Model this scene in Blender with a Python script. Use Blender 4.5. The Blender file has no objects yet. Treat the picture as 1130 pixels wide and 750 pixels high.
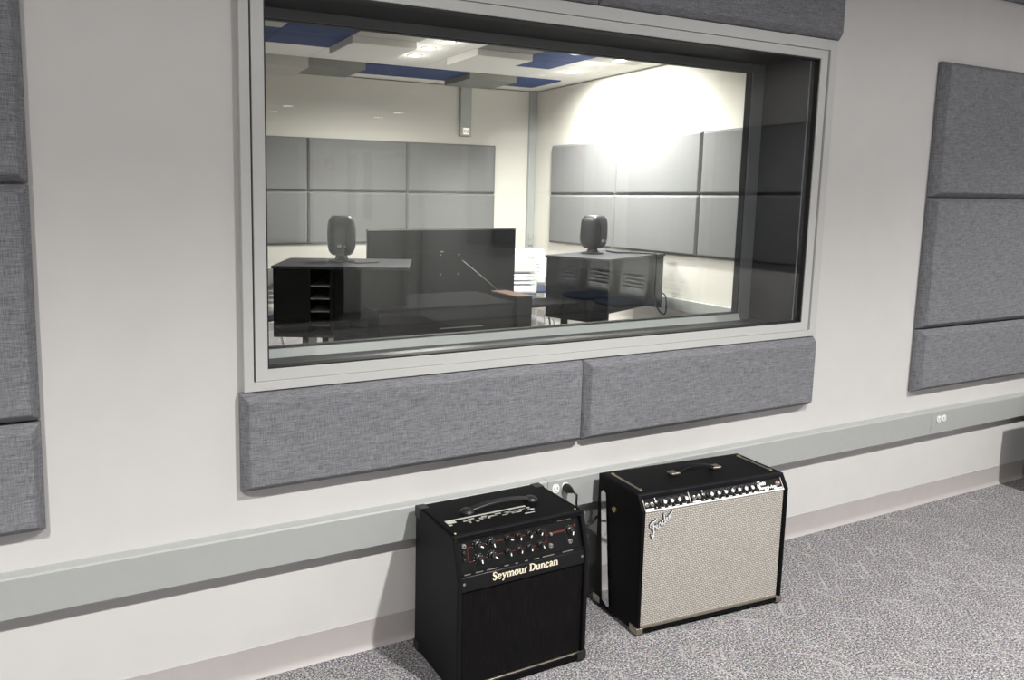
import bpy, bmesh, math, random
from math import sin, cos, pi, radians, sqrt, atan2
from mathutils import Matrix, Vector
random.seed(7)
SC = bpy.context.scene
COL = SC.collection

# ------------------------------------------------------------------ camera
CAM_F, CAM_YAW, CAM_PITCH, CAM_ROLL = 828.859, 0.439323, 0.12328, 0.01089
CAM_D, CAM_H, CAM_CX, CAM_CY = 2.243018, 1.538017, -110.691, -55.015
_f = Vector((sin(CAM_YAW)*cos(CAM_PITCH), cos(CAM_YAW)*cos(CAM_PITCH), -sin(CAM_PITCH)))
_r = Vector((cos(CAM_YAW), -sin(CAM_YAW), 0)); _u = _r.cross(_f)
_r2 = _r*cos(CAM_ROLL) + _u*sin(CAM_ROLL); _u2 = -_r*sin(CAM_ROLL) + _u*cos(CAM_ROLL)
cam_data = bpy.data.cameras.new('camera'); cam = bpy.data.objects.new('camera', cam_data); COL.objects.link(cam)
cam.matrix_world = Matrix(((_r2.x, _u2.x, -_f.x, 0), (_r2.y, _u2.y, -_f.y, -CAM_D), (_r2.z, _u2.z, -_f.z, CAM_H), (0, 0, 0, 1)))
cam_data.sensor_width = 36.0; cam_data.lens = CAM_F/1130*36
cam_data.shift_x = -CAM_CX/1130; cam_data.shift_y = CAM_CY/1130
cam_data.clip_start = 0.05
SC.camera = cam
# ------------------------------------------------------------------ exposure, world
SC.view_settings.view_transform = 'Standard'; SC.view_settings.look = 'None'
SC.view_settings.gamma = 1.0; SC.view_settings.use_curve_mapping = False
SC.view_settings.exposure = 0.0
w = bpy.data.worlds.new('world'); SC.world = w; w.use_nodes = True
w.node_tree.nodes['Background'].inputs[0].default_value = (0.8, 0.85, 0.9, 1)
w.node_tree.nodes['Background'].inputs[1].default_value = 0.05
SC.cycles.max_bounces = 10; SC.cycles.transparent_max_bounces = 16
SC.cycles.use_denoising = True
SC.cycles.sample_clamp_indirect = 4.0

ZC = 2.89            # ceiling height
WX = 5.645           # right wall of both rooms
YB = 6.066           # far wall of the control room
YL = -6.5            # far wall of the live room (behind the camera)
XL, XC = -3.2, -0.9  # left walls of live room / control room
TH = 0.31            # thickness of the dividing wall

# lamps: (x, y, watts, cone degrees, blend, colour)
LIVE_W, CTRL_W = 398.0, 238.0
NEUT, WARM = (1.0, 0.98, 0.955), (1.0, 0.95, 0.895)
LIVE_LAMPS = [(-1.2, -2.05), (1.7, -2.05), (4.5, -2.05)]
CTRL_LAMPS = [(3.16, 3.79, 2), (3.16, 4.17, 1), (3.20, 4.55, 1), (4.47, 3.66, 2), (5.05, 3.77, 2), (4.98, 4.10, 1), (5.10, 4.60, 1)]

def spot(x, y, z, watts, cone, blend, col, r=0.05, tilt=(0, 0)):
    l = bpy.data.lights.new('downlight_lamp', 'SPOT'); l.energy = watts; l.spot_size = radians(cone); l.spot_blend = blend
    l.color = col; l.shadow_soft_size = r
    o = bpy.data.objects.new('downlight_lamp', l); COL.objects.link(o); o.location = (x, y, z)
    o.rotation_euler = (radians(tilt[0]), radians(tilt[1]), 0)
    return o

# ------------------------------------------------------------------ materials
def newmat(name):
    m = bpy.data.materials.new(name); m.use_nodes = True
    nt = m.node_tree; b = nt.nodes['Principled BSDF']
    return m, nt, b
def mat(name, col, rough=0.5, metal=0.0, noise=0.0, nscale=60, bump=0.0, bscale=300, spec=0.5, coat=0.0):
    m, nt, b = newmat(name); N = nt.nodes; L = nt.links
    b.inputs['Roughness'].default_value = rough; b.inputs['Metallic'].default_value = metal
    b.inputs['Base Color'].default_value = (*col, 1); b.inputs['Specular IOR Level'].default_value = spec
    b.inputs['Coat Weight'].default_value = coat
    tc = N.new('ShaderNodeTexCoord')
    if noise:
        n = N.new('ShaderNodeTexNoise'); n.inputs['Scale'].default_value = nscale; n.inputs['Detail'].default_value = 4
        L.new(tc.outputs['Object'], n.inputs['Vector'])
        r = N.new('ShaderNodeValToRGB')
        r.color_ramp.elements[0].position = 0.3; r.color_ramp.elements[1].position = 0.7
        r.color_ramp.elements[0].color = (*[c*(1-noise) for c in col], 1); r.color_ramp.elements[1].color = (*[min(1, c*(1+noise)) for c in col], 1)
        L.new(n.outputs['Fac'], r.inputs['Fac']); L.new(r.outputs['Color'], b.inputs['Base Color'])
    if bump:
        n2 = N.new('ShaderNodeTexNoise'); n2.inputs['Scale'].default_value = bscale; n2.inputs['Detail'].default_value = 3
        L.new(tc.outputs['Object'], n2.inputs['Vector'])
        bp = N.new('ShaderNodeBump'); bp.inputs['Strength'].default_value = bump; bp.inputs['Distance'].default_value = 0.001
        L.new(n2.outputs['Fac'], bp.inputs['Height']); L.new(bp.outputs['Normal'], b.inputs['Normal'])
    return m
def emis(name, col, s):
    m, nt, b = newmat(name); b.inputs['Base Color'].default_value = (*col, 1)
    b.inputs['Emission Color'].default_value = (*col, 1); b.inputs['Emission Strength'].default_value = s
    return m

def fabric(name, base, contrast=0.35, tint=(1.0, 0.985, 1.04)):
    """heathered woven cloth: crossed streaks of lighter and darker yarn"""
    m, nt, b = newmat(name); N = nt.nodes; L = nt.links
    b.inputs['Roughness'].default_value = 0.95; b.inputs['Specular IOR Level'].default_value = 0.15
    tc = N.new('ShaderNodeTexCoord')
    outs = []
    for sc in ((28, 28, 420), (420, 420, 28)):
        mp = N.new('ShaderNodeMapping'); mp.inputs['Scale'].default_value = sc
        L.new(tc.outputs['Object'], mp.inputs['Vector'])
        n = N.new('ShaderNodeTexNoise'); n.inputs['Scale'].default_value = 1.0; n.inputs['Detail'].default_value = 3; n.inputs['Roughness'].default_value = 0.7
        L.new(mp.outputs['Vector'], n.inputs['Vector']); outs.append(n)
    a = N.new('ShaderNodeMath'); a.operation = 'ADD'; L.new(outs[0].outputs['Fac'], a.inputs[0]); L.new(outs[1].outputs['Fac'], a.inputs[1])
    h = N.new('ShaderNodeMath'); h.operation = 'MULTIPLY'; h.inputs[1].default_value = 0.5; L.new(a.outputs[0], h.inputs[0])
    r = N.new('ShaderNodeValToRGB'); e = r.color_ramp.elements
    e[0].position = 0.36; e[1].position = 0.64
    lo, hi = base*(1-contrast), base*(1+contrast)
    e[0].color = (lo*tint[0], lo*tint[1], lo*tint[2], 1); e[1].color = (hi*tint[0], hi*tint[1], hi*tint[2], 1)
    L.new(h.outputs[0], r.inputs['Fac']); L.new(r.outputs['Color'], b.inputs['Base Color'])
    bp = N.new('ShaderNodeBump'); bp.inputs['Strength'].default_value = 0.35; bp.inputs['Distance'].default_value = 0.0012
    L.new(h.outputs[0], bp.inputs['Height']); L.new(bp.outputs['Normal'], b.inputs['Normal'])
    return m

def carpet(name, gain=1.0):
    m, nt, b = newmat(name); N = nt.nodes; L = nt.links
    b.inputs['Roughness'].default_value = 1.0; b.inputs['Specular IOR Level'].default_value = 0.1
    tc = N.new('ShaderNodeTexCoord')
    n = N.new('ShaderNodeTexNoise'); n.inputs['Scale'].default_value = 150; n.inputs['Detail'].default_value = 4; n.inputs['Roughness'].default_value = 0.8
    L.new(tc.outputs['Object'], n.inputs['Vector'])
    r = N.new('ShaderNodeValToRGB'); e = r.color_ramp.elements
    e[0].position = 0.37; e[0].color = (0.014, 0.014, 0.016, 1); e[1].position = 0.64; e[1].color = (0.50, 0.485, 0.50, 1)
    mid = r.color_ramp.elements.new(0.5); mid.color = (0.125, 0.121, 0.126, 1)
    L.new(n.outputs['Fac'], r.inputs['Fac'])
    # long pale strokes in the yarn pattern
    last = r.outputs['Color']
    for ang, off in ((0.55, 0.0), (-0.9, 3.3), (1.35, 7.1)):
        mp = N.new('ShaderNodeMapping'); mp.inputs['Rotation'].default_value = (0, 0, ang); mp.inputs['Location'].default_value = (off, off, 0)
        mp2 = N.new('ShaderNodeMapping'); mp2.inputs['Scale'].default_value = (5.0, 60, 1)
        L.new(tc.outputs['Object'], mp.inputs['Vector']); L.new(mp.outputs['Vector'], mp2.inputs['Vector'])
        s = N.new('ShaderNodeTexNoise'); s.inputs['Scale'].default_value = 1.0; s.inputs['Detail'].default_value = 1
        L.new(mp2.outputs['Vector'], s.inputs['Vector'])
        rr = N.new('ShaderNodeValToRGB'); rr.color_ramp.elements[0].position = 0.64; rr.color_ramp.elements[0].color = (0, 0, 0, 1)
        rr.color_ramp.elements[1].position = 0.70; rr.color_ramp.elements[1].color = (0.4, 0.4, 0.4, 1)
        L.new(s.outputs['Fac'], rr.inputs['Fac'])
        mx = N.new('ShaderNodeMix'); mx.data_type = 'RGBA'
        L.new(rr.outputs['Color'], mx.inputs[0]); L.new(last, mx.inputs[6]); mx.inputs[7].default_value = (0.33, 0.325, 0.31, 1)
        last = mx.outputs[2]
    nf = N.new('ShaderNodeTexNoise'); nf.inputs['Scale'].default_value = 90; nf.inputs['Detail'].default_value = 2
    L.new(tc.outputs['Object'], nf.inputs['Vector'])
    hs = N.new('ShaderNodeMix'); hs.data_type = 'RGBA'; hs.blend_type = 'SOFT_LIGHT'; hs.inputs[0].default_value = 0.35
    L.new(last, hs.inputs[6]); L.new(nf.outputs['Color'], hs.inputs[7]); last = hs.outputs[2]
    # broad patches
    n3 = N.new('ShaderNodeTexNoise'); n3.inputs['Scale'].default_value = 5; n3.inputs['Detail'].default_value = 3
    L.new(tc.outputs['Object'], n3.inputs['Vector'])
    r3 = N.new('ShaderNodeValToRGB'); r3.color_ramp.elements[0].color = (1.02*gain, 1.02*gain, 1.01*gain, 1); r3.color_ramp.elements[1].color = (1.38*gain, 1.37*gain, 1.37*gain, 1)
    L.new(n3.outputs['Fac'], r3.inputs['Fac'])
    mu = N.new('ShaderNodeMix'); mu.data_type = 'RGBA'; mu.blend_type = 'MULTIPLY'; mu.inputs[0].default_value = 1.0
    L.new(last, mu.inputs[6]); L.new(r3.outputs['Color'], mu.inputs[7]); L.new(mu.outputs[2], b.inputs['Base Color'])
    bp = N.new('ShaderNodeBump'); bp.inputs['Strength'].default_value = 0.6; bp.inputs['Distance'].default_value = 0.003
    L.new(n.outputs['Fac'], bp.inputs['Height']); L.new(bp.outputs['Normal'], b.inputs['Normal'])
    return m

def grille_cloth(name):
    m, nt, b = newmat(name); N = nt.nodes; L = nt.links
    b.inputs['Roughness'].default_value = 0.65
    tc = N.new('ShaderNodeTexCoord')
    mp = N.new('ShaderNodeMapping'); mp.inputs['Rotation'].default_value = (radians(-90), 0, 0)
    L.new(tc.outputs['Object'], mp.inputs['Vector'])
    br = N.new('ShaderNodeTexBrick'); br.inputs['Scale'].default_value = 1.0
    br.inputs['Brick Width'].default_value = 0.0125; br.inputs['Row Height'].default_value = 0.0072; br.inputs['Mortar Size'].default_value = 0.0011
    br.inputs['Color1'].default_value = (0.55, 0.535, 0.505, 1); br.inputs['Color2'].default_value = (0.45, 0.43, 0.39, 1)
    br.inputs['Mortar'].default_value = (0.14, 0.12, 0.10, 1); br.inputs['Mortar Smooth'].default_value = 0.3
    L.new(mp.outputs['Vector'], br.inputs['Vector'])
    wv = N.new('ShaderNodeTexWave'); wv.inputs['Scale'].default_value = 38; wv.bands_direction = 'X'; wv.inputs['Distortion'].default_value = 0.6
    L.new(tc.outputs['Object'], wv.inputs['Vector'])
    rr = N.new('ShaderNodeValToRGB'); rr.color_ramp.elements[0].color = (0.84, 0.82, 0.79, 1); rr.color_ramp.elements[1].color = (1.06, 1.06, 1.06, 1)
    L.new(wv.outputs['Fac'], rr.inputs['Fac'])
    mu = N.new('ShaderNodeMix'); mu.data_type = 'RGBA'; mu.blend_type = 'MULTIPLY'; mu.inputs[0].default_value = 1.0
    L.new(br.outputs['Color'], mu.inputs[6]); L.new(rr.outputs['Color'], mu.inputs[7]); L.new(mu.outputs[2], b.inputs['Base Color'])
    bp = N.new('ShaderNodeBump'); bp.inputs['Strength'].default_value = 0.5; bp.inputs['Distance'].default_value = 0.001
    L.new(br.outputs['Fac'], bp.inputs['Height']); bp.invert = True; L.new(bp.outputs['Normal'], b.inputs['Normal'])
    return m

def ribbed_cloth(name):
    m, nt, b = newmat(name); N = nt.nodes; L = nt.links
    b.inputs['Roughness'].default_value = 0.8; b.inputs['Specular IOR Level'].default_value = 0.12
    tc = N.new('ShaderNodeTexCoord'); mp = N.new('ShaderNodeMapping'); mp.inputs['Scale'].default_value = (420, 420, 14)
    L.new(tc.outputs['Object'], mp.inputs['Vector'])
    n = N.new('ShaderNodeTexNoise'); n.inputs['Scale'].default_value = 1; n.inputs['Detail'].default_value = 3
    L.new(mp.outputs['Vector'], n.inputs['Vector'])
    r = N.new('ShaderNodeValToRGB'); r.color_ramp.elements[0].position = 0.45; r.color_ramp.elements[0].color = (0.002, 0.002, 0.002, 1)
    r.color_ramp.elements[1].position = 0.75; r.color_ramp.elements[1].color = (0.010, 0.008, 0.009, 1)
    L.new(n.outputs['Fac'], r.inputs['Fac']); L.new(r.outputs['Color'], b.inputs['Base Color'])
    return m

def glass(name, scale=1.0, tint=(0.97, 0.985, 0.98)):
    m = bpy.data.materials.new(name); m.use_nodes = True; nt = m.node_tree; N = nt.nodes; L = nt.links
    N.clear(); out = N.new('ShaderNodeOutputMaterial')
    ge = N.new('ShaderNodeNewGeometry'); io = N.new('ShaderNodeMapRange')
    io.inputs['To Min'].default_value = 1.52; io.inputs['To Max'].default_value = 1/1.52
    L.new(ge.outputs['Backfacing'], io.inputs['Value'])
    fr = N.new('ShaderNodeFresnel'); L.new(io.outputs['Result'], fr.inputs['IOR'])
    k = N.new('ShaderNodeMath'); k.operation = 'MULTIPLY'; k.inputs[1].default_value = scale; L.new(fr.outputs[0], k.inputs[0])
    tr = N.new('ShaderNodeBsdfTransparent'); tr.inputs[0].default_value = (*tint, 1)
    gl = N.new('ShaderNodeBsdfGlossy'); gl.inputs['Roughness'].default_value = 0.0
    mx = N.new('ShaderNodeMixShader'); L.new(k.outputs[0], mx.inputs[0]); L.new(tr.outputs[0], mx.inputs[1]); L.new(gl.outputs[0], mx.inputs[2])
    L.new(mx.outputs[0], out.inputs['Surface'])
    return m

def ceiling_mat(name, base):
    """white ceiling tiles with thin seams every 0.61 m"""
    m, nt, b = newmat(name); N = nt.nodes; L = nt.links
    b.inputs['Roughness'].default_value = 0.9
    tc = N.new('ShaderNodeTexCoord'); mp = N.new('ShaderNodeMapping'); mp.inputs['Location'].default_value = (0.12, 0.34, 0)
    L.new(tc.outputs['Object'], mp.inputs['Vector'])
    br = N.new('ShaderNodeTexBrick'); br.offset = 0; br.inputs['Scale'].default_value = 1
    br.inputs['Brick Width'].default_value = 0.61; br.inputs['Row Height'].default_value = 0.61; br.inputs['Mortar Size'].default_value = 0.006
    br.inputs['Color1'].default_value = (*base, 1); br.inputs['Color2'].default_value = (*base, 1)
    br.inputs['Mortar'].default_value = (*[c*0.75 for c in base], 1)
    L.new(mp.outputs['Vector'], br.inputs['Vector']); L.new(br.outputs['Color'], b.inputs['Base Color'])
    return m

M = {}
M['wall'] = mat('warm_grey_wall_paint', (0.60, 0.592, 0.580), 0.75, noise=0.015, nscale=8, bump=0.12, bscale=500, spec=0.25)
M['wall_ctrl'] = mat('cream_wall_paint', (0.70, 0.675, 0.625), 0.75, noise=0.015, nscale=8, bump=0.1, bscale=500, spec=0.25)
M['carpet'] = carpet('speckled_grey_carpet')
M['carpet_ctrl'] = carpet('bounce_lightened_carpet', 1.9)  # carpet colour lightened for the lit floor and bounce onto the ceiling
M['ceil'] = ceiling_mat('white_ceiling_tile', (0.94, 0.92, 0.88))
M['ceil_live'] = mat('grey_ceiling_paint', (0.45, 0.45, 0.44), 0.9, noise=0.03)
M['panel'] = fabric('heathered_grey_fabric', 0.195, 0.52, (0.97, 0.985, 1.06))
M['panel_ctrl'] = fabric('plain_grey_fabric', 0.20, 0.12, (1.0, 1.0, 1.02))
M['frame'] = mat('satin_light_grey_frame_paint', (0.52, 0.525, 0.51), 0.42, noise=0.01, spec=0.4)
M['race'] = mat('grey_raceway_paint', (0.375, 0.39, 0.38), 0.45, noise=0.015, nscale=30, spec=0.4)
M['base'] = mat('taupe_vinyl_baseboard', (0.42, 0.395, 0.385), 0.5, noise=0.02, nscale=20, spec=0.4)
M['gasket'] = mat('black_rubber_gasket', (0.012, 0.012, 0.013), 0.6)
M['felt'] = mat('black_reveal_lining', (0.008, 0.008, 0.009), 0.6, noise=0.1, nscale=80, spec=0.2)
M['rear'] = mat('shade_darkened_frame_grey', (0.12, 0.125, 0.125), 0.4, noise=0.02)  # front frame grey darkened to paint in the shade of the reveal
M['sill'] = mat('dark_grey_satin_sill', (0.035, 0.035, 0.04), 0.38, noise=0.1, nscale=30)
M['glass'] = glass('clear_window_glass', 0.72)
M['tolex'] = mat('black_pebbled_vinyl', (0.003, 0.003, 0.0033), 0.55, bump=0.4, bscale=900, spec=0.10)
M['tolex_blue'] = mat('blue_black_pebbled_vinyl', (0.005, 0.005, 0.0068), 0.5, bump=0.4, bscale=900, spec=0.16)
M['black'] = mat('black_plastic', (0.010, 0.010, 0.011), 0.4, noise=0.1)
M['blackgloss'] = mat('black_gloss_faceplate', (0.004, 0.004, 0.0045), 0.35, noise=0.1, spec=0.3)
M['silver'] = mat('brushed_nickel', (0.62, 0.60, 0.56), 0.28, 1.0, noise=0.06, nscale=200)
M['dullnickel'] = mat('worn_nickel_hardware', (0.42, 0.38, 0.32), 0.38, 1.0, noise=0.15, nscale=150)
M['chrome'] = mat('chrome', (0.75, 0.76, 0.78), 0.12, 1.0, noise=0.02)
M['brass'] = mat('brass_screw', (0.55, 0.45, 0.22), 0.3, 1.0, noise=0.05)
M['white'] = mat('white_marking', (0.80, 0.80, 0.78), 0.5, noise=0.02)
M['cream'] = mat('cream_lettering', (0.80, 0.72, 0.56), 0.45, noise=0.03)
M['red'] = mat('red_panel_line', (0.10, 0.013, 0.007), 0.5, noise=0.05)
M['grille'] = grille_cloth('silver_grille_cloth')
M['ribbed'] = ribbed_cloth('black_ribbed_grille_cloth')
M['outlet'] = mat('white_outlet_plastic', (0.86, 0.86, 0.85), 0.35, noise=0.01)
M['dark'] = mat('dark_slot', (0.004, 0.004, 0.004), 0.8, noise=0.1)
M['tile_white'] = mat('white_ceiling_block', (0.92, 0.90, 0.86), 0.9, noise=0.03, nscale=60)
M['tile_pale'] = mat('pale_grey_ceiling_block', (0.55, 0.53, 0.50), 0.9, noise=0.08, nscale=90)
M['tile_grey'] = mat('grey_ceiling_block', (0.24, 0.24, 0.225), 0.9, noise=0.05, nscale=60)
M['tile_blue'] = mat('navy_blue_ceiling_block', (0.018, 0.045, 0.17), 0.8, noise=0.12, nscale=12)
M['lens'] = emis('lit_lens', (1.0, 0.97, 0.92), 14.0)
M['lens_dim'] = emis('frosted_lit_lens', (1.0, 0.97, 0.92), 2.5)
M['trimwhite'] = mat('white_trim_ring', (0.75, 0.75, 0.73), 0.4, noise=0.01)
M['laminate'] = mat('black_laminate', (0.006, 0.006, 0.008), 0.4, noise=0.1, nscale=40, spec=0.3)
M['matte'] = mat('matte_black_laminate', (0.006, 0.006, 0.007), 0.85, noise=0.1, spec=0.1)
M['desktop'] = mat('dark_grey_desktop', (0.05, 0.05, 0.06), 0.4, noise=0.06, nscale=40)
M['woodtop'] = mat('brown_wood_top', (0.16, 0.085, 0.06), 0.5, noise=0.2, nscale=20)
M['speaker'] = mat('dark_grey_speaker_enamel', (0.013, 0.014, 0.017), 0.42, noise=0.05, spec=0.5)
M['tv'] = mat('black_television_case', (0.005, 0.005, 0.006), 0.4, noise=0.05, spec=0.3)
M['seat'] = mat('navy_seat_fabric', (0.02, 0.032, 0.07), 0.8, noise=0.1, nscale=200)
M['shell'] = mat('white_chair_plastic', (0.80, 0.80, 0.79), 0.4, noise=0.01)
M['door'] = mat('pale_door_paint', (0.62, 0.61, 0.59), 0.5, noise=0.02)
M['doorglass'] = mat('dark_door_glass', (0.10, 0.10, 0.11), 0.15, noise=0.05)
M['redsign'] = mat('red_enamel', (0.65, 0.05, 0.03), 0.4, noise=.03)

# ------------------------------------------------------------------ mesh builder
class MB:
    def __init__(s, T=None): s.v = []; s.f = []; s.T = T
    def add(s, vs, fs):
        b = len(s.v)
        for p in vs:
            p = Vector(p); s.v.append(s.T @ p if s.T else p)
        s.f += [tuple(b+i for i in f) for f in fs]; return s
    def box(s, x0, x1, y0, y1, z0, z1):
        return s.add([(x0,y0,z0),(x1,y0,z0),(x1,y1,z0),(x0,y1,z0),(x0,y0,z1),(x1,y0,z1),(x1,y1,z1),(x0,y1,z1)],
                     [(0,3,2,1),(4,5,6,7),(0,1,5,4),(1,2,6,5),(2,3,7,6),(3,0,4,7)])
    def prism_x(s, prof, x0, x1):       # prof: list of (y,z)
        n = len(prof)
        return s.add([(x0,y,z) for y,z in prof]+[(x1,y,z) for y,z in prof],
                     [tuple(range(n)), tuple(range(2*n-1, n-1, -1))]+[((i+1)%n, i, n+i, n+(i+1)%n) for i in range(n)])
    def prism_z(s, prof, z0, z1):       # prof: list of (x,y)
        n = len(prof)
        return s.add([(x,y,z0) for x,y in prof]+[(x,y,z1) for x,y in prof],
                     [tuple(range(n-1,-1,-1)), tuple(range(n, 2*n))]+[(i, (i+1)%n, n+(i+1)%n, n+i) for i in range(n)])
    def lathe(s, prof, c=(0,0,0), ax='z', n=24):   # prof: (r,h)
        vs = []; fs = []; c = Vector(c)
        for r, h in prof:
            for k in range(n):
                a = 2*pi*k/n; p = (r*cos(a), r*sin(a), h)
                if ax == 'y': p = (p[0], -p[2], p[1])
                if ax == 'x': p = (p[2], p[0], p[1])
                vs.append(c+Vector(p))
        for i in range(len(prof)-1):
            for k in range(n):
                fs.append((i*n+k, i*n+(k+1)%n, (i+1)*n+(k+1)%n, (i+1)*n+k))
        fs.append(tuple(range(n-1,-1,-1))); fs.append(tuple(range((len(prof)-1)*n, len(prof)*n)))
        return s.add(vs, fs)
    def tube(s, pts, r, n=10):
        pts = [Vector(p) for p in pts]; vs = []; fs = []; up = Vector((0.13, 0.21, 0.97))
        for i, p in enumerate(pts):
            d = (pts[min(i+1, len(pts)-1)]-pts[max(i-1, 0)]).normalized()
            a = d.cross(up)
            if a.length < 1e-3: a = d.cross(Vector((1, 0, 0)))
            a.normalize(); b = d.cross(a)
            rr = r[i] if isinstance(r, (list, tuple)) else r
            for k in range(n):
                t = 2*pi*k/n; vs.append(p+a*cos(t)*rr+b*sin(t)*rr)
        for i in range(len(pts)-1):
            for k in range(n): fs.append((i*n+k, i*n+(k+1)%n, (i+1)*n+(k+1)%n, (i+1)*n+k))
        fs.append(tuple(range(n-1,-1,-1))); fs.append(tuple(range((len(pts)-1)*n, len(pts)*n)))
        return s.add(vs, fs)
    def ribbon(s, pts, y0=-0.001, y1=0.0, k=1.0, ox=0, oz=0, wk=1.0, wadd=0.0):   # pts (x,z,width) in the XZ plane, thickness y0..y1
        L = []; R = []
        for i, (x, z, wd) in enumerate(pts):
            a = pts[max(i-1, 0)]; b = pts[min(i+1, len(pts)-1)]
            dx, dz = b[0]-a[0], b[1]-a[1]; l = sqrt(dx*dx+dz*dz) or 1
            nx, nz = -dz/l, dx/l; h = wd*0.5*wk
            L.append((ox+k*(x+nx*h)+nx*wadd, oz+k*(z+nz*h)+nz*wadd)); R.append((ox+k*(x-nx*h)-nx*wadd, oz+k*(z-nz*h)-nz*wadd))
        n = len(pts)
        vs = [(x,y0,z) for x,z in L]+[(x,y0,z) for x,z in R]+[(x,y1,z) for x,z in L]+[(x,y1,z) for x,z in R]
        fs = []
        for i in range(n-1):
            fs += [(i,i+1,n+i+1,n+i),(2*n+i,3*n+i,3*n+i+1,2*n+i+1),(i,2*n+i,2*n+i+1,i+1),(n+i,n+i+1,3*n+i+1,3*n+i)]
        fs += [(0,n,3*n,2*n),(n-1,3*n-1,4*n-1,2*n-1)]
        return s.add(vs, fs)
    def build(s, name, m, parent=None, smooth=False, bevel=0, seg=2, loc=None, rz=0.0, sub=0, solid=0, angle=35, offset=0):
        me = bpy.data.meshes.new(name); me.from_pydata([tuple(v) for v in s.v], [], s.f)
        bm = bmesh.new(); bm.from_mesh(me); bmesh.ops.recalc_face_normals(bm, faces=bm.faces); bm.to_mesh(me); bm.free()
        me.materials.append(M[m] if isinstance(m, str) else m)
        if smooth or bevel:
            for p in me.polygons: p.use_smooth = True
            if smooth != 'all':
                me.set_sharp_from_angle(angle=radians(angle))
        o = bpy.data.objects.new(name, me); COL.objects.link(o)
        if parent: o.parent = parent
        if loc: o.location = loc
        o.rotation_euler.z = rz
        if solid:
            md = o.modifiers.new('solid', 'SOLIDIFY'); md.thickness = solid; md.offset = offset
        if bevel:
            md = o.modifiers.new('bevel', 'BEVEL'); md.width = bevel; md.segments = seg; md.limit_method = 'ANGLE'; md.angle_limit = radians(30)
            md.harden_normals = False
        if sub:
            md = o.modifiers.new('sub', 'SUBSURF'); md.levels = sub; md.render_levels = sub
        return o

def tag(o, label=None, cat=None, group=None, kind=None):
    if label: o['label'] = label
    if cat: o['category'] = cat
    if group: o['group'] = group
    if kind: o['kind'] = kind
    return o
def thing(name, label, cat, loc=(0, 0, 0), rz=0.0, group=None, kind=None):
    o = bpy.data.objects.new(name, None); COL.objects.link(o); o.empty_display_size = 0.1
    o.location = loc; o.rotation_euler.z = rz
    return tag(o, label, cat, group, kind)
def struct(o, label=None, cat=None): return tag(o, label, cat, None, 'structure')
def copy_tree(o, parent=None):
    c = o.copy(); COL.objects.link(c); c.parent = parent
    for ch in list(o.children): copy_tree(ch, c)
    return c
def Bx(*a): return MB().box(*a)
def text_mesh(s, size, mname, parent, M4, name, shear=0.0, bold=0.0, depth=0.0008):
    cu = bpy.data.curves.new('text', 'FONT'); cu.body = s; cu.size = size; cu.shear = shear; cu.offset = bold; cu.extrude = depth
    cu.align_x = 'LEFT'
    t = bpy.data.objects.new('text', cu); COL.objects.link(t)
    dg = bpy.context.evaluated_depsgraph_get(); me = bpy.data.meshes.new_from_object(t.evaluated_get(dg))
    bpy.data.objects.remove(t); me.materials.clear(); me.materials.append(M[mname]); me.transform(M4)
    o = bpy.data.objects.new(name, me); COL.objects.link(o); o.parent = parent
    return o

# ================================================================== THE SETTING
# window opening in the dividing wall
OX0, OX1, OZ0, OZ1 = 0.50, 2.995, 0.965, 2.185
struct(Bx(XL-.2, WX+.2, YL-.2, 0.15, -0.1, 0).build('floor', 'carpet'), 'speckled grey carpet floor of the live room', 'floor')
struct(Bx(XC-.2, WX+.2, 0.15, YB+.2, -0.1, 0).build('floor', 'carpet_ctrl'), 'grey carpet floor of the room behind the window', 'floor')
def holed_wall(y0, y1, name, m, xa, xb, hole):
    a, b, c, d = hole
    mb = MB(); mb.box(xa, a, y0, y1, 0, ZC); mb.box(b, xb, y0, y1, 0, ZC); mb.box(a, b, y0, y1, 0, c); mb.box(a, b, y0, y1, d, ZC)
    return struct(mb.build(name, m), 'long warm grey painted wall holding the control room window', 'wall')
RV = (0.515, 2.945, 0.983, 2.150)     # reveal clear opening
holed_wall(0.0, TH*0.5, 'wall_front', 'wall', XL, WX, (0.515-.02, 2.945+.02, 0.983-.02, 2.150+.02))
o = holed_wall(TH*0.5, TH, 'wall_front', 'wall_ctrl', XC, WX, (0.515-.02, 2.945+.02, 0.983-.02, 2.150+.02))
o['label'] = 'control room side of the dividing wall around the window'
struct(Bx(WX, WX+.15, YL-.2, TH*0.5, 0, ZC).build('wall_right', 'wall'), 'right hand wall of the live room', 'wall')
struct(Bx(WX, WX+.15, TH*0.5, YB+.2, 0, ZC).build('wall_right', 'wall_ctrl'), 'brightly lit cream right wall of the control room', 'wall')
struct(Bx(XC-.2, WX, YB, YB+.15, 0, ZC).build('wall_back', 'wall_ctrl'), 'cream far wall of the control room', 'wall')
struct(Bx(XL-.2, XL, YL-.2, TH*0.5, 0, ZC).build('wall_left', 'wall'), 'left wall of the live room', 'wall')
struct(Bx(XC-.2, XC, TH, YB, 0, ZC).build('wall_left', 'wall_ctrl'), 'left wall of the control room', 'wall')
struct(Bx(XL, WX, YL-.15, YL, 0, ZC).build('wall_back', 'wall'), 'wall of the live room behind the camera', 'wall')
struct(Bx(XL-.2, WX+.2, YL-.2, TH*0.5, ZC, ZC+.1).build('ceiling', 'ceil_live'), 'live room ceiling', 'ceiling')
struct(Bx(XC-.2, WX+.2, TH*0.5, YB+.2, ZC+.012, ZC+.1).build('ceiling', 'ceil'), 'white tiled control room ceiling', 'ceiling')
struct(Bx(XL, 4.23, YL, -4.9, 2.46, ZC-.001).build('ceiling', 'wall'), 'dropped soffit over the door of the live room', 'ceiling')
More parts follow.
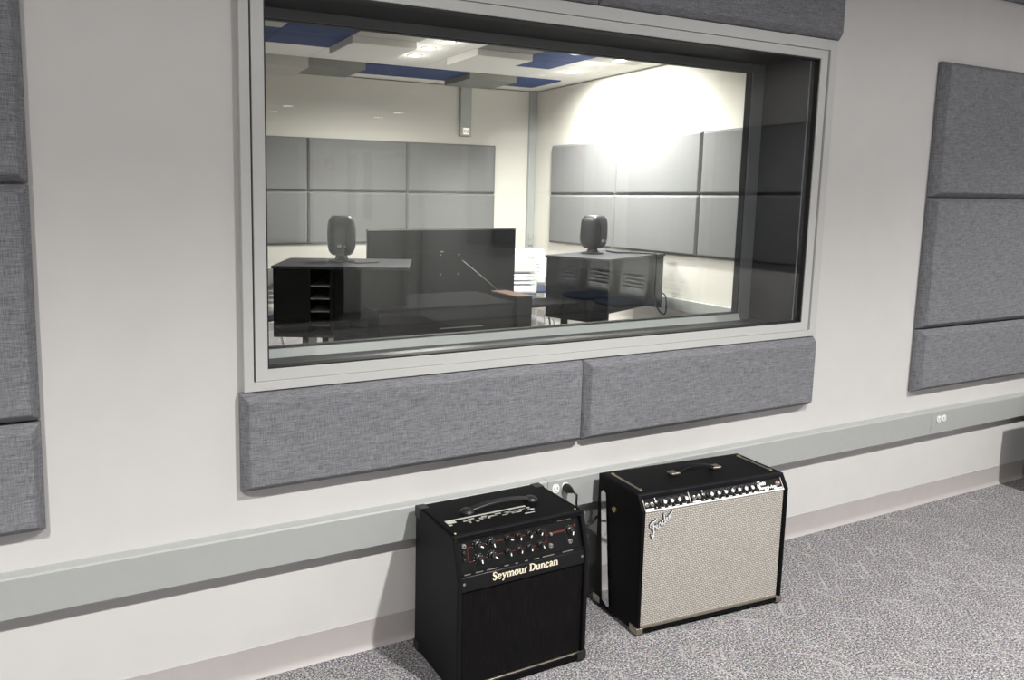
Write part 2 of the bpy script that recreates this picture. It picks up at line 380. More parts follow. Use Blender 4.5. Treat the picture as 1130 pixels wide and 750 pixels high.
# cove baseboards
def cove(x0, x1): return MB().prism_x([(0, 0.1016), (-0.004, 0.1016), (-0.0045, 0.022), (-0.008, 0.008), (-0.016, 0.0), (0, 0)], x0, x1)
cove(XL, WX-.02).build('baseboard_front', 'base', smooth=True)
struct(bpy.data.objects['baseboard_front'], 'taupe vinyl cove baseboard along the window wall', 'baseboard')
b = cove(0, YB-TH).build('baseboard_right', 'base', smooth=True, loc=(WX, YB, 0), rz=radians(-90)); struct(b, 'cove baseboard of the control room right wall', 'baseboard')
b = cove(XC, WX).build('baseboard_back', 'base', smooth=True, loc=(0, YB, 0)); struct(b, 'cove baseboard of the control room far wall', 'baseboard')
b = cove(0, -YL).build('baseboard_right', 'base', smooth=True, loc=(WX, 0, 0), rz=radians(-90)); struct(b, 'cove baseboard of the live room right wall', 'baseboard')

# ---- window
def ring(mb, x0, x1, z0, z1, wl, wr, wb, wt, y0, y1):
    mb.box(x0, x0+wl, y0, y1, z0, z1); mb.box(x1-wr, x1, y0, y1, z0, z1)
    mb.box(x0+wl, x1-wr, y0, y1, z0, z0+wb); mb.box(x0+wl, x1-wr, y0, y1, z1-wt, z1)
    return mb
def ring_frame(name, m, parent, x0, x1, z0, z1, wl, wr, wb, wt, y0, y1, bevel=0.0015):
    # one seamless ring
    O = [(x0,z0),(x1,z0),(x1,z1),(x0,z1)]; I = [(x0+wl,z0+wb),(x1-wr,z0+wb),(x1-wr,z1-wt),(x0+wl,z1-wt)]
    vs = [(x,y0,z) for x,z in O]+[(x,y0,z) for x,z in I]+[(x,y1,z) for x,z in O]+[(x,y1,z) for x,z in I]
    fs = []
    for i in range(4):
        j = (i+1)%4
        fs += [(i,j,4+j,4+i),(8+i,12+i,12+j,8+j),(i,8+i,8+j,j),(4+i,4+j,12+j,12+i)]
    return MB().add(vs, fs).build(name, m, parent, bevel=bevel)
win = thing('window_1', 'wide control room window in a light grey metal frame', 'window', kind='structure')
ring_frame('frame_trim', 'frame', win, 0.487, 3.030, 0.945, 2.215, 0.030, 0.040, 0.028, 0.043, -0.026, 0.0)
ring_frame('frame', 'frame', win, 0.5235, 2.982, 0.9735, 2.1705, 0.038, 0.042, 0.036, 0.035, -0.021, 0.03)
ring_frame('gasket', 'gasket', win, 0.5605, 2.9415, 1.0085, 2.1365, 0.006, 0.006, 0.006, 0.006, -0.016, 0.02, 0)
ring_frame('frame_backing', 'gasket', win, 0.510, 2.995, 0.960, 2.180, 0.030, 0.030, 0.030, 0.030, -0.008, 0.0, 0)
Bx(0.563, 2.939, -0.006, 0.004, 1.011, 2.134).build('glass_pane', 'glass', win)
# reveal lining (felt sides and head, satin sill)
L0, L1, LB, LT = RV
mb = MB(); mb.box(L0-.02, L0, 0.031, TH, LB, LT); mb.box(L1, L1+.02, 0.031, TH, LB, LT); mb.box(L0-.02, L1+.02, 0.031, TH, LT, LT+.02)
mb.build('reveal_lining', 'felt', win)
Bx(L0-.02, L1+.02, 0.031, TH, LB-.02, LB).build('sill', 'sill', win)
ring_frame('rear_frame', 'rear', win, L0+.001, L1-.001, LB+.001, LT-.001, 0.085, 0.070, 0.030, 0.033, 0.262, 0.306)
MB().prism_x([(.249, LB), (.262, LB), (.262, LB+.029)], L0+.001, L1-.071).build('lit_bottom_rail_face', 'frame', win)  # bottom rail face left pale, its colour standing for light on it
ring_frame('gasket', 'gasket', win, L0+.084, L1-.069, LB+.029, LT-.032, 0.007, 0.007, 0.005, 0.005, 0.270, 0.300, 0)
gz = Bx(L0+.088, L1-.073, 0.281, 0.289, LB+.033, LT-.036).build('glass_pane', 'glass', win)

# ---- live room lamps
def downlight(x, y, z, label, group, room):
    t = thing('recessed_downlight', label, 'ceiling light', (x, y, z), group=group)
    MB().lathe([(0.075, 0), (0.078, -0.004), (0.070, -0.008), (0.056, -0.004), (0.056, 0.0)]).build('trim_ring', 'trimwhite', t, smooth=True)
    MB().lathe([(0.056, -0.001), (0.056, -0.003)]).build('lens', 'lens_dim' if group == 'live room downlights' else 'lens', t)
    return t

for i, (x, y) in enumerate(LIVE_LAMPS):
    downlight(x, y, ZC, 'recessed downlight in live room ceiling, %s from the left in the row facing the window' % ['first', 'second', 'third'][i], 'live room downlights', 0)
    spot(x, y, ZC-.03, LIVE_W*(1.2, 1.36, 1.02)[i], 131, 0.85, NEUT)      # main beam
    spot(x, y, ZC-.03, LIVE_W*(.17, .17, .17)[i], 173, 0.35, NEUT)     # second wide beam added to brighten the upper wall
for i, (x, y) in enumerate([(2.2, -5.5), (3.45, -5.5)]):
    downlight(x, y, 2.46, 'round downlight in the dropped soffit, reflected in the window, ' + ['left one' if i == 0 else 'right one'][0], 'soffit downlights', 0)
    spot(x, y, 2.43, LIVE_W*0.65, 130, 0.9, NEUT, r=.015)
downlight(4.9, -4.3, ZC, 'added unseen downlight in live room ceiling, brightening the white chairs', 'live room downlights', 0)
spot(4.9, -4.3, ZC-.03, LIVE_W*.7, 110, 0.8, NEUT, r=.015)  # lamp and fixture added so the chairs show brighter in the glass

# ================================================================== ACOUSTIC PANELS
def fabric_panel(w_, h_, loc, rz, label, group, m='panel', d=0.05, edge=0.018, inset=0.022):
    e = inset
    rings = [(0, 0.0, 0.0), (0, 0, -edge), (e, e, -d)]
    vs = []
    for ix, iz, y in rings:
        vs += [(ix, y, iz), (w_-ix, y, iz), (w_-ix, y, h_-iz), (ix, y, h_-iz)]
    fs = [(3,2,1,0)]
    for k in range(2):
        for i in range(4):
            j = (i+1)%4; fs.append((4*k+i, 4*k+j, 4*k+4+j, 4*k+4+i))
    fs.append((8,9,10,11))
    o = MB().add(vs, fs).build('acoustic_panel', m, bevel=0.004, seg=3, loc=loc, rz=rz)
    return tag(o, label, 'acoustic panel', group)
G1 = 'grey acoustic panels on the window wall'
fabric_panel(1.262, 0.305, (0.500, -.001, 2.218), 0, 'dark grey fabric panel above the window, left one, at the top edge', G1)
fabric_panel(1.280, 0.305, (1.766, -.001, 2.218), 0, 'long grey fabric panel above the window, ending at its right corner', G1)
fabric_panel(1.280, 0.312, (0.474, -.001, 0.630), 0, 'long low grey fabric panel below the left half of the window', G1)
fabric_panel(1.272, 0.312, (1.757, -.001, 0.630), 0, 'long low grey fabric panel below the right half of the window', G1)
for k, (z0, z1, nm) in enumerate(((0.612, 0.922, 'short bottom grey fabric panel'), (0.927, 1.560, 'middle grey fabric panel'), (1.565, 2.195, 'upper grey fabric panel'))):
    fabric_panel(1.22, z1-z0, (-1.287, -.001, z0), 0, nm+' of the stack at the left edge', G1)
    fabric_panel(1.22, z1-z0, (3.774, -.001, z0), 0, nm+' of the stack right of the window', G1)
fabric_panel(1.22, 0.305, (4.17, -.001, 2.524), 0, 'dark fabric panel high on the wall at the top right corner', G1)
# control room
G2 = 'grey acoustic panels on the control room far wall'; G3 = 'grey acoustic panels on the control room right wall'
ords = ['first', 'second', 'third', 'fourth']
for c in range(4):
    x1 = 5.045-1.237*c
    fabric_panel(1.230, 0.598, (x1-1.230, YB-.001, 1.594), 0, 'upper grey panel on far wall behind glass, %s from the corner' % ords[c], G2, 'panel_ctrl', 0.04)
    fabric_panel(1.230, 0.598, (x1-1.230, YB-.001, 0.990), 0, 'lower grey panel on far wall behind glass, %s from the corner' % ords[c], G2, 'panel_ctrl', 0.04)
    y1 = 5.64-1.222*c
    fabric_panel(1.215, 0.598, (WX-.001, y1, 1.594), radians(-90), 'upper grey panel on bright right wall behind glass, %s from the corner' % ords[c], G3, 'panel_ctrl', 0.04)
    fabric_panel(1.215, 0.598, (WX-.001, y1, 0.990), radians(-90), 'lower grey panel on bright right wall behind glass, %s from the corner' % ords[c], G3, 'panel_ctrl', 0.04)
    y2 = -0.55-1.222*c
    if c < 3:
        fabric_panel(1.215, 0.598, (WX-.001, y2, 1.594), radians(-90), 'upper grey panel on live room right wall, %s from the window wall' % ords[c], 'live room right wall panels', 'panel', 0.05)
        fabric_panel(1.215, 0.598, (WX-.001, y2, 0.990), radians(-90), 'lower grey panel on live room right wall, %s from the window wall' % ords[c], 'live room right wall panels', 'panel', 0.05)

# ================================================================== RACEWAYS
def duplex(parent, x, z, yf, s=1.0):
    """two round-faced sockets side by side on a raceway cover"""
    p = bpy.data.objects.new('outlet', None); COL.objects.link(p); p.parent = parent; p.location = (x, yf, z)
    for dx in (-0.0215, 0.0215):
        prof = []
        for k in range(24):
            a = 2*pi*k/24; prof.append((0.0165*cos(a), max(-0.0165, min(0.0165, 0.0195*sin(a)))))
        n = 24
        vs = [(dx+u, 0, v) for u, v in prof]+[(dx+u, -0.004, v) for u, v in prof]
        MB().add(vs, [tuple(range(n)), tuple(range(2*n-1, n-1, -1))]+[(i, (i+1)%n, n+(i+1)%n, n+i) for i in range(n)]).build('socket_face', 'outlet', p, bevel=0.001)
        sl = MB(); sl.box(dx-.008, dx-.006, -.0046, -.003, -.002, .007); sl.box(dx+.005, dx+.007, -.0046, -.003, -.002, .007)
        sl.add([(dx-.003,-.0046,-.010),(dx+.003,-.0046,-.010),(dx+.003,-.0046,-.006),(dx-.003,-.0046,-.006),(dx-.003,-.003,-.010),(dx+.003,-.003,-.010),(dx+.003,-.003,-.006),(dx-.003,-.003,-.006)],
               [(0,1,2,3),(7,6,5,4),(0,4,5,1),(1,5,6,2),(2,6,7,3),(3,7,4,0)])
        sl.build('slots', 'dark', p)
    return p
rw = thing('cable_raceway', 'long grey metal cable raceway running the length of the window wall', 'cable raceway', (0, 0, 0.380))
RWP = [(0, 0), (0, 0.1206), (-0.040, 0.1206), (-0.0445, 0.116), (-0.0445, 0.0045), (-0.040, 0)]
for a, b_ in ((XL+.01, 1.598), (1.6, 3.913), (3.915, WX-.06)):
    MB().prism_x(RWP, a, b_).build('cover', 'race', rw)
duplex(rw, 1.655, 0.087, -0.0445); duplex(rw, 3.995, 0.077, -0.0445)
for x, z in ((3.925, 0.035), (1.612, 0.035)): MB().lathe([(0.003, 0), (0.003, 0.001), (0.002, 0.0015)], (x, -.0445, z), 'y', 12).build('screw', 'dark', rw)
# control room raceways
r2 = thing('cable_raceway', 'pale grey raceway low along the bright right wall behind glass', 'cable raceway', (WX-.001, YB-.065, 0.43), radians(-90))
MB().prism_x(RWP, 0.02, 5.2).build('cover', 'race', r2)
r3 = thing('vertical_raceway', 'short grey vertical raceway hanging from the ceiling on the far wall', 'cable raceway', (4.60, YB, 2.29))
Bx(-.075, .075, -.045, 0, 0, ZC-2.29).build('cover', 'race', r3, bevel=0.003)
op = Bx(-.045, .045, -.049, -.045, .02, .10).build('outlet_plate', 'silver', r3)
for dx in (-.022, .022):
    q = Bx(dx-.013, dx+.013, -.052, -.049, .035, .085).build('socket_face', 'outlet', r3)
    Bx(dx-.004, dx+.004, -.053, -.052, .05, .07).build('slots', 'dark', q)
r4 = thing('vertical_raceway', 'full height grey vertical raceway in the corner behind glass', 'cable raceway', (5.60, YB, 0))
Bx(-.060, .043, -.045, 0, 0.0, ZC).build('cover', 'race', r4, bevel=0.003)
Bx(-.040, .020, -.062, -.045, .93, 1.08).build('junction_cover', 'race', r4, bevel=0.003)
MB().lathe([(0.012, 0), (0.012, 0.008), (0.006, 0.012)], (-.02, -.062, 1.02), 'y', 16).build('indicator', 'brass', r4)

# ================================================================== CONTROL ROOM CEILING BLOCKS
cx = [1.10+0.61*k for k in range(8)]; ry = {0: 5.15, 1: 4.54, 2: 3.93, 3: 3.32, 4: 2.71}
BL = [ # col, row, level drop, material, label
 (1,0,.085,'tile_pale'), (2,0,.055,'tile_grey'), (3,0,.012,'tile_blue'), (4,0,.012,'tile_blue'), (5,0,.055,'tile_grey'), (6,0,.012,'tile_blue'),
 (0,2,.012,'tile_blue'), (1,2,.012,'tile_blue'), (2,2,.055,'tile_white'), (4,2,.055,'tile_white'), (5,2,.012,'tile_blue'),
 (0,3,.012,'tile_pale'), (1,3,.012,'tile_blue'), (2,3,.012,'tile_pale'), (3,3,.012,'tile_white'), (4,3,.012,'tile_grey'), (5,3,.012,'tile_blue'), (6,3,.012,'tile_pale'),
 (2,4,.055,'tile_white'), (3,4,.012,'tile_blue'), (4,4,.055,'tile_white'), (5,4,.012,'tile_grey'), (6,4,.012,'tile_white'), (1,4,.012,'tile_grey')]
cn = {'tile_pale': 'pale grey', 'tile_grey': 'mid grey', 'tile_blue': 'navy blue', 'tile_white': 'white'}
rn = {0: 'row nearest the far wall', 2: 'middle row', 3: 'row before the middle one', 4: 'row nearest the window'}
for c, r, d, m in BL:
    x, y = cx[c], ry[r]
    o = Bx(.003, .607, .003, .607, -d-.015 if d > .02 else -d, 0.0).build('acoustic_ceiling_block', m, bevel=0.002, loc=(x, y, ZC+.012))
    tag(o, '%s square acoustic ceiling block, %s, %s column from the left' % (cn[m], rn[r], ['first','second','third','fourth','fifth','sixth','seventh'][c]), 'ceiling block', 'ceiling blocks in the control room')
dn = ['over the desk centre, nearest the window', 'over the desk centre, middle', 'over the desk centre, nearest the far wall', 'on the blue blocks',
      'nearest the window by the right wall', 'middle one by the bright wall', 'nearest the far wall by the bright wall']
for i, (x, y, lv) in enumerate(CTRL_LAMPS):
    z = {0: ZC+.012-.063, 1: ZC+.012, 2: ZC}[lv]
    downlight(x, y, z, 'lit round downlight in control room ceiling, ' + dn[i], 'control room downlights', 1)
    near = i >= 4
    spot(x, y, z-.015, CTRL_W*(1.05 if near else 0.60), 154 if near else 165, 1.0 if near else 0.6, WARM if not near else (1, .96, .9), tilt=(0, -22) if near else (0, 0))
    pl_ = bpy.data.lights.new('ceiling_fill', 'POINT'); pl_.energy = CTRL_W*.005; pl_.color = WARM; pl_.shadow_soft_size = .03  # extra point light added below each lens to brighten the ceiling
    po = bpy.data.objects.new('ceiling_fill', pl_); COL.objects.link(po); po.location = (x, y, z-.12)

# ================================================================== DOOR AND SIGNS BEHIND THE CAMERA (seen reflected)
d = thing('door_1', 'pale door with narrow glass slot, behind the camera', 'door', (3.15, YL, 0), kind='structure')
d.rotation_euler.z = pi; d.location = (4.17, YL, 0)
mb = MB(); mb.box(-.05, 0, -.03, 0, 0, 2.18); mb.box(.92, .97, -.03, 0, 0, 2.18); mb.box(0, .92, -.03, 0, 2.13, 2.18); mb.build('door_frame', 'race', d)
mb = MB(); mb.box(0, .62, -.02, 0, 0.01, 2.12); mb.box(.74, .92, -.02, 0, 0.01, 2.12); mb.box(.62, .74, -.02, 0, 0.01, 1.26); mb.box(.62, .74, -.02, 0, 2.08, 2.12); mb.build('door_leaf', 'door', d)
Bx(.62, .74, -.012, -.004, 1.26, 2.08).build('door_glass', 'doorglass', d)
mb = MB(); mb.box(.08, .36, -.07, -.02, 2.02, 2.08); mb.box(.10, .14, -.10, -.07, 1.95, 2.06); mb.build('door_closer', 'dullnickel', d, bevel=0.004)
MB().tube([(.06, -.02, 1.02), (.06, -.07, 1.02), (.16, -.075, 1.02)], .009).build('door_handle', 'silver', d, smooth=True)
def sign(loc, rz, label):
    t = thing('fire_alarm_box', label, 'alarm', loc, rz)
    Bx(-.05, .05, -.04, 0, -.07, .07).build('housing', 'redsign', t, bevel=0.006)
    Bx(-.03, .03, -.046, -.04, -.05, -.01).build('pull_bar', 'white', t)
sign((2.98, YL, 1.93), pi, 'red box on the wall behind the camera, left of the door in the reflection')
sign((WX, -4.55, 2.06), radians(-90), 'red box high on the live room right wall, seen reflected')

struct(Bx(4.24, WX-.001, YL+.001, -4.9, 0, ZC-.001).build('wall_corner', 'wall'), 'boxed-out corner of the live room beside the door', 'wall')
for z0, z1, nm in ((.99, 1.588, 'lower'), (1.594, 2.192, 'upper')):
    fabric_panel(1.22, z1-z0, (2.78, YL+.001, z0), pi, nm+' grey panel on the wall behind the camera, reflected left of the door', 'panels behind the camera')
    fabric_panel(1.22, z1-z0, (5.55, -4.899, z0), pi, nm+' grey panel on the boxed-out corner behind the camera', 'panels behind the camera')
# ================================================================== CHAIRS
def make_chair(label, loc, rz, group):
    t = thing('stacking_chair', label, 'chair', loc, rz, group)
    # curved back shell with slots; chair faces -Y
    zs = [.50, .54, .60, .606, .64, .646, .68, .686, .72, .726, .76, .83, .88, .915, .93]
    slots = {2, 4, 6, 8}
    us = [-1, -.9, -.7, -.45, -.2, .2, .45, .7, .9, 1]
    grid = []
    for z in zs:
        tt = (z-.5)/.43; wv = .215*(1-.10*abs(tt-.5)*2) * (1 if z < .90 else (.95 if z < .92 else .86))
        grid.append([(u*wv, .20+.06*tt-.035*(u*u)*1.0, z) for u in us])
    vs = [p for row in grid for p in row]; fs = []; n = len(us)
    for i in range(len(zs)-1):
        for j in range(n-1):
            if i in slots and 2 <= j <= 6: continue
            fs.append((i*n+j, i*n+j+1, (i+1)*n+j+1, (i+1)*n+j))
    MB().add(vs, fs).build('backrest', 'shell', t, smooth='all', solid=.010)
    vs = []; fs = []
    for k, (s_, z) in enumerate(((.86, .435), (1.0, .450), (1.0, .470), (.88, .485))):
        for i in range(28):
            a = 2*pi*i/28; ca, sa = cos(a), sin(a)
            vs.append((.225*s_*abs(ca)**.6*(1 if ca > 0 else -1), -.01+.215*s_*abs(sa)**.6*(1 if sa > 0 else -1), z+(.01*sa if k > 1 else 0)))
    for k in range(3):
        for i in range(28): fs.append((k*28+i, k*28+(i+1)%28, (k+1)*28+(i+1)%28, (k+1)*28+i))
    fs.append(tuple(range(27,-1,-1))); fs.append(tuple(range(84,112)))
    MB().add(vs, fs).build('seat', 'seat', t, smooth=True)
    for sx in (-1, 1):
        MB().tube([(sx*.19, -.14, .44), (sx*.215, -.19, .2), (sx*.225, -.215, 0.005)], .011).build('leg', 'chrome', t, smooth=True)
        MB().tube([(sx*.19, .14, .44), (sx*.215, .19, .2), (sx*.23, .225, 0.005)], .011).build('leg', 'chrome', t, smooth=True)
        MB().tube([(sx*.19, -.14, .435), (sx*.195, .1, .435), (sx*.195, .185, .46), (sx*.19, .205, .56)], .010).build('back_support', 'chrome', t, smooth=True)
    MB().tube([(-.19, -.13, .43), (.19, -.13, .43)], .009).build('cross_bar', 'chrome', t, smooth=True)
    return t
CHAIRS = [('white slotted chair reflected on the right, against the live room right wall', (5.33, -3.38, 0), -90, 'live room chairs'),
          ('white slotted chair reflected on the left, against the live room right wall', (5.33, -3.95, 0), -90, 'live room chairs'),
          ('white slotted chair farthest from the window, against the live room right wall', (5.33, -4.5, 0), -90, 'live room chairs'),
          ('white chair behind the desk beside the television', (4.42, 4.35, 0), -12, 'control room chairs'),
          ('white chair in the far corner, rising behind another white chair', (5.12, 5.25, 0), -20, 'control room chairs'),
          ('white chair at the left edge of the window, behind the black desk cabinet', (1.50, 4.30, 0), -150, 'control room chairs')]
ch0 = make_chair(CHAIRS[0][0], CHAIRS[0][1], radians(CHAIRS[0][2]), CHAIRS[0][3])
for lab, loc, rz, g in CHAIRS[1:]:
    c = copy_tree(ch0); c.location = loc; c.rotation_euler.z = radians(rz); c['label'] = lab; c['group'] = g

# ================================================================== STUDIO DESK
desk = thing('studio_desk', 'wide black studio desk with two raised angled cabinets behind the glass', 'desk', (3.3, 3.3, 0))
def sub(name, parent, loc, rz):
    o = bpy.data.objects.new(name, None); COL.objects.link(o); o.parent = parent
    o.location = (loc[0]-3.3, loc[1]-3.3, loc[2]); o.rotation_euler.z = rz; return o
pl = sub('side_cabinet', desk, (1.486, 3.449, 0), atan2(-.469, .933))
Bx(-.012, 1.055, -.012, .772, .978, 1.0).build('cabinet_top', 'desktop', pl, bevel=0.003)
mb = MB(); mb.box(0, .022, .0, .74, .44, .978); mb.box(0, .27, 0, .02, .44, .978); mb.box(.27, .29, 0, .70, .44, .978); mb.box(.44, .46, 0, .70, .44, .978)
mb.box(0, 1.03, .72, .74, .44, .978); mb.box(0, .46, 0, .72, .44, .46); mb.box(.46, 1.03, .10, .12, .05, .978)
mb.build('cabinet_body', 'laminate', pl, bevel=0.002)
for z in (.84, .74, .64, .53): Bx(.291, .439, .01, .68, z, z+.010).build('shelf', 'race' if z > .6 else 'woodtop', pl)
for sx in (.20, .36): Bx(sx, sx+.05, .15, .6, 0, .44).build('leg', 'laminate', pl)
pr = sub('side_cabinet', desk, (4.489, 3.115, 0), atan2(.421, 1.043))
Bx(-.012, 1.135, -.012, .68, .978, 1.0).build('cabinet_top', 'desktop', pr, bevel=0.003)
mb = MB(); mb.box(0, .022, 0, .665, .40, .978); mb.box(.022, 1.10, 0, .02, .50, .978); mb.box(1.10, 1.122, 0, .665, .45, .978); mb.box(.022, 1.10, .645, .665, .45, .978)
mb.build('cabinet_body', 'laminate', pr, bevel=0.002)
for sx, sy in ((.10, .1), (.10, .5), (.92, .5)): Bx(sx, sx+.05, sy, sy+.05, 0, .52).build('leg', 'laminate', pr)
mb = MB(); mb.box(-1.12, .13, -.32, .10, .05, .66); mb.build('centre_console', 'laminate', desk, bevel=0.004)
Bx(-1.14, .15, -.34, .43, .66, .685).build('desktop', 'matte', desk, bevel=0.004)
Bx(.10, .245, -.36, .05, .06, .725).build('end_turret', 'laminate', desk, bevel=0.003)
Bx(.095, .25, -.365, .055, .725, .735).build('turret_top', 'woodtop', desk, bevel=0.002)
for x in (-1.05, .05): Bx(x, x+.06, -.28, .05, 0, .05).build('leg', 'laminate', desk)
Bx(-.92, -.86, -.325, -.32, .42, .45).build('paper_label', 'white', desk)
Bx(-.60, -.20, -.324, -.32, .50, .508).build('edge_strip', 'race', desk)
# second desk surface behind: work surface linking both cabinets
Bx(.20, 1.05, .05, .43, .56, .585).build('desktop', 'matte', desk, bevel=0.003)

# ================================================================== TELEVISION
tv = thing('television', 'large black flat television behind the window glass, its back to the camera', 'television', (3.235, 3.95, 0))
Bx(-.77, .77, -.025, .012, .385, 1.248).build('case', 'tv', tv, bevel=0.005)
Bx(-.755, .755, .012, .014, .40, 1.235).build('screen', 'blackgloss', tv)
Bx(-.40, .70, -.036, -.025, .47, 1.04).build('rear_cover', 'tv', tv)
Bx(-.77, .77, -.026, -.0245, 1.238, 1.249).build('edge_trim', 'silver', tv)
for x in (-.05, .14):
    for z in (.83, 1.01): MB().lathe([(.008, 0), (.008, .003), (.004, .005)], (x, -.036, z), 'y', 12).build('mount_screw', 'silver', tv)
Bx(-.06, -.02, -.038, -.036, 1.075-.04, 1.085-.04).build('port_label', 'white', tv)
MB().tube([(.17, -.05, .955), (.30, -.055, .86), (.45, -.055, .75), (.60, -.05, .63)], .006).build('cable', 'chrome', tv, smooth=True)
mb = MB(); mb.box(-.62, -.52, -.02, .0, 0.03, .40); mb.box(.52, .62, -.02, .0, 0.03, .40); mb.box(-.64, -.50, -.18, .18, 0, .03); mb.box(.50, .64, -.18, .18, 0, .03)
mb.build('stand', 'tv', tv, bevel=0.004)

# ================================================================== MONITOR SPEAKERS
def monitor(label, loc, rz, parent=None):
    t = thing('monitor_speaker', label, 'speaker', loc, rz, 'studio monitors on the desk cabinets')
    # rounded, slightly barrel-shaped enclosure; faces +Y
    vs = []; fs = []; nz, na = 17, 32
    for k in range(nz):
        tt = k/(nz-1); z = .055+.325*tt
        e = abs(2*tt-1); s_ = (1-e**6*.30)*(1-.07*e*e)
        for i in range(na):
            a = 2*pi*i/na; ca, sa = cos(a), sin(a)
            vs.append((.118*s_*abs(ca)**.5*(1 if ca > 0 else -1), .108*s_*abs(sa)**.5*(1 if sa > 0 else -1), z))
    for k in range(nz-1):
        for i in range(na): fs.append((k*na+i, k*na+(i+1)%na, (k+1)*na+(i+1)%na, (k+1)*na+i))
    fs.append(tuple(range(na-1,-1,-1))); fs.append(tuple(range((nz-1)*na, nz*na)))
    MB().add(vs, fs).build('enclosure', 'speaker', t, smooth=True, angle=60)
    MB().lathe([(.115, 0), (.112, .010), (.06, .016), (.05, .04), (.045, .06)], (0, .01, 0)).build('foot', 'black', t, smooth=True)
    MB().lathe([(.082, 0), (.080, -.003), (.055, .006), (.02, .001), (.0, .0)], (0, .1075, .155), 'y', 28).build('woofer', 'black', t, smooth=True)
    MB().lathe([(.05, 0), (.048, -.003), (.02, .004), (.0, .0)], (0, .1070, .305), 'y', 24).build('tweeter', 'black', t, smooth=True)
    mb = MB(); mb.box(-.055, .055, -.112, -.104, .10, .30); mb.build('amplifier_plate', 'black', t, bevel=.002)
    for z in (.265, .25, .235, .22): Bx(-.045, .045, -.116, -.112, z, z+.005).build('heat_fin', 'speaker', t)
    Bx(-.03, .005, -.1135, -.112, .12, .145).build('rating_label', 'white', t)
    MB().lathe([(.012, 0), (.012, .010), (.007, .012)], (.03, -.112, .13), 'y', 14).build('connector', 'silver', t)
    return t
monitor('dark rounded studio monitor on the left desk cabinet, seen from behind', (2.125, 3.66, 1.0), radians(-22))
monitor('dark rounded studio monitor on the right desk cabinet, turned sideways', (4.80, 3.74, 1.0), radians(17))
def cord(name, pts, r, label, m='black', cat='cable'):
    # smooth the path
    P_ = [Vector(p) for p in pts]; out = []
    for i in range(len(P_)-1):
        p0 = P_[max(i-1, 0)]; p1 = P_[i]; p2 = P_[i+1]; p3 = P_[min(i+2, len(P_)-1)]
        for k in range(6):
            t_ = k/6; out.append(0.5*((2*p1)+(p2-p0)*t_+(2*p0-5*p1+4*p2-p3)*t_*t_+(3*p1-p0-3*p2+p3)*t_**3))
    out.append(P_[-1])
    o = MB().tube(out, r, 8).build(name, m, smooth='all')
    return tag(o, label, cat)
cord('speaker_cable', [(2.10, 3.53, 1.13), (2.08, 3.47, 1.03), (2.14, 3.42, 1.008), (2.26, 3.40, 1.007), (2.36, 3.42, 1.007)], .006, 'black cable trailing from the left studio monitor over the cabinet top')
cord('speaker_cable', [(4.90, 3.66, 1.03), (5.06, 3.70, 1.008), (5.22, 3.62, 1.008), (5.32, 3.475, 1.008), (5.325, 3.425, .99), (5.32, 3.41, .80), (5.33, 3.42, .55), (5.42, 3.43, .42), (5.50, 3.45, .40), (5.56, 3.50, .47), (5.575, 3.55, .58), (5.45, 3.60, .62)], .008,
     'black cable looping down from the right studio monitor over the cabinet edge')

# ================================================================== SILVER GRILLE COMBO AMPLIFIER
W1, D1, H1 = 0.672, 0.262, 0.513
fa = thing('guitar_amplifier', 'large black guitar amplifier with silver grille cloth, right of the smaller all black one', 'amplifier', (1.788, -0.336, 0), radians(-4.2), 'guitar amplifiers on the carpet')
side = [(0, .012), (0, .462), (.0295, .513), (D1, .513), (D1, .012)]
def side_board(x0, x1): return MB().prism_x(side, x0, x1)
for a, b_ in ((0, .018), (W1-.018, W1)): side_board(a, b_).build('side_board', 'tolex', fa, bevel=0.007, seg=4)
Bx(.001, W1-.001, .028, D1, .497, .513).build('top_board', 'tolex', fa, bevel=0.004, seg=3)
MB().prism_x([(.026, .497), (.0285, .5135), (.045, .5135), (.045, .497)], .002, W1-.002).build('top_front_edge', 'tolex_blue', fa, bevel=0.003)
Bx(.017, W1-.017, .002, D1, .012, .030).build('bottom_board', 'tolex', fa, bevel=0.004)
Bx(.017, W1-.017, D1-.016, D1-.004, .03, .16).build('back_panel', 'tolex', fa); Bx(.017, W1-.017, D1-.016, D1-.004, .34, .497).build('back_panel', 'tolex', fa)
# grille
Bx(.0185, W1-.0185, .007, .020, .031, .4575).build('grille_cloth', 'grille', fa, bevel=0.003)
Bx(.0185, W1-.0185, .004, .018, .4575, .4615).build('piping', 'white', fa, bevel=0.001)
Bx(.0185, W1-.0185, .0005, .010, .0285, .0345).build('lower_piping', 'dullnickel', fa)
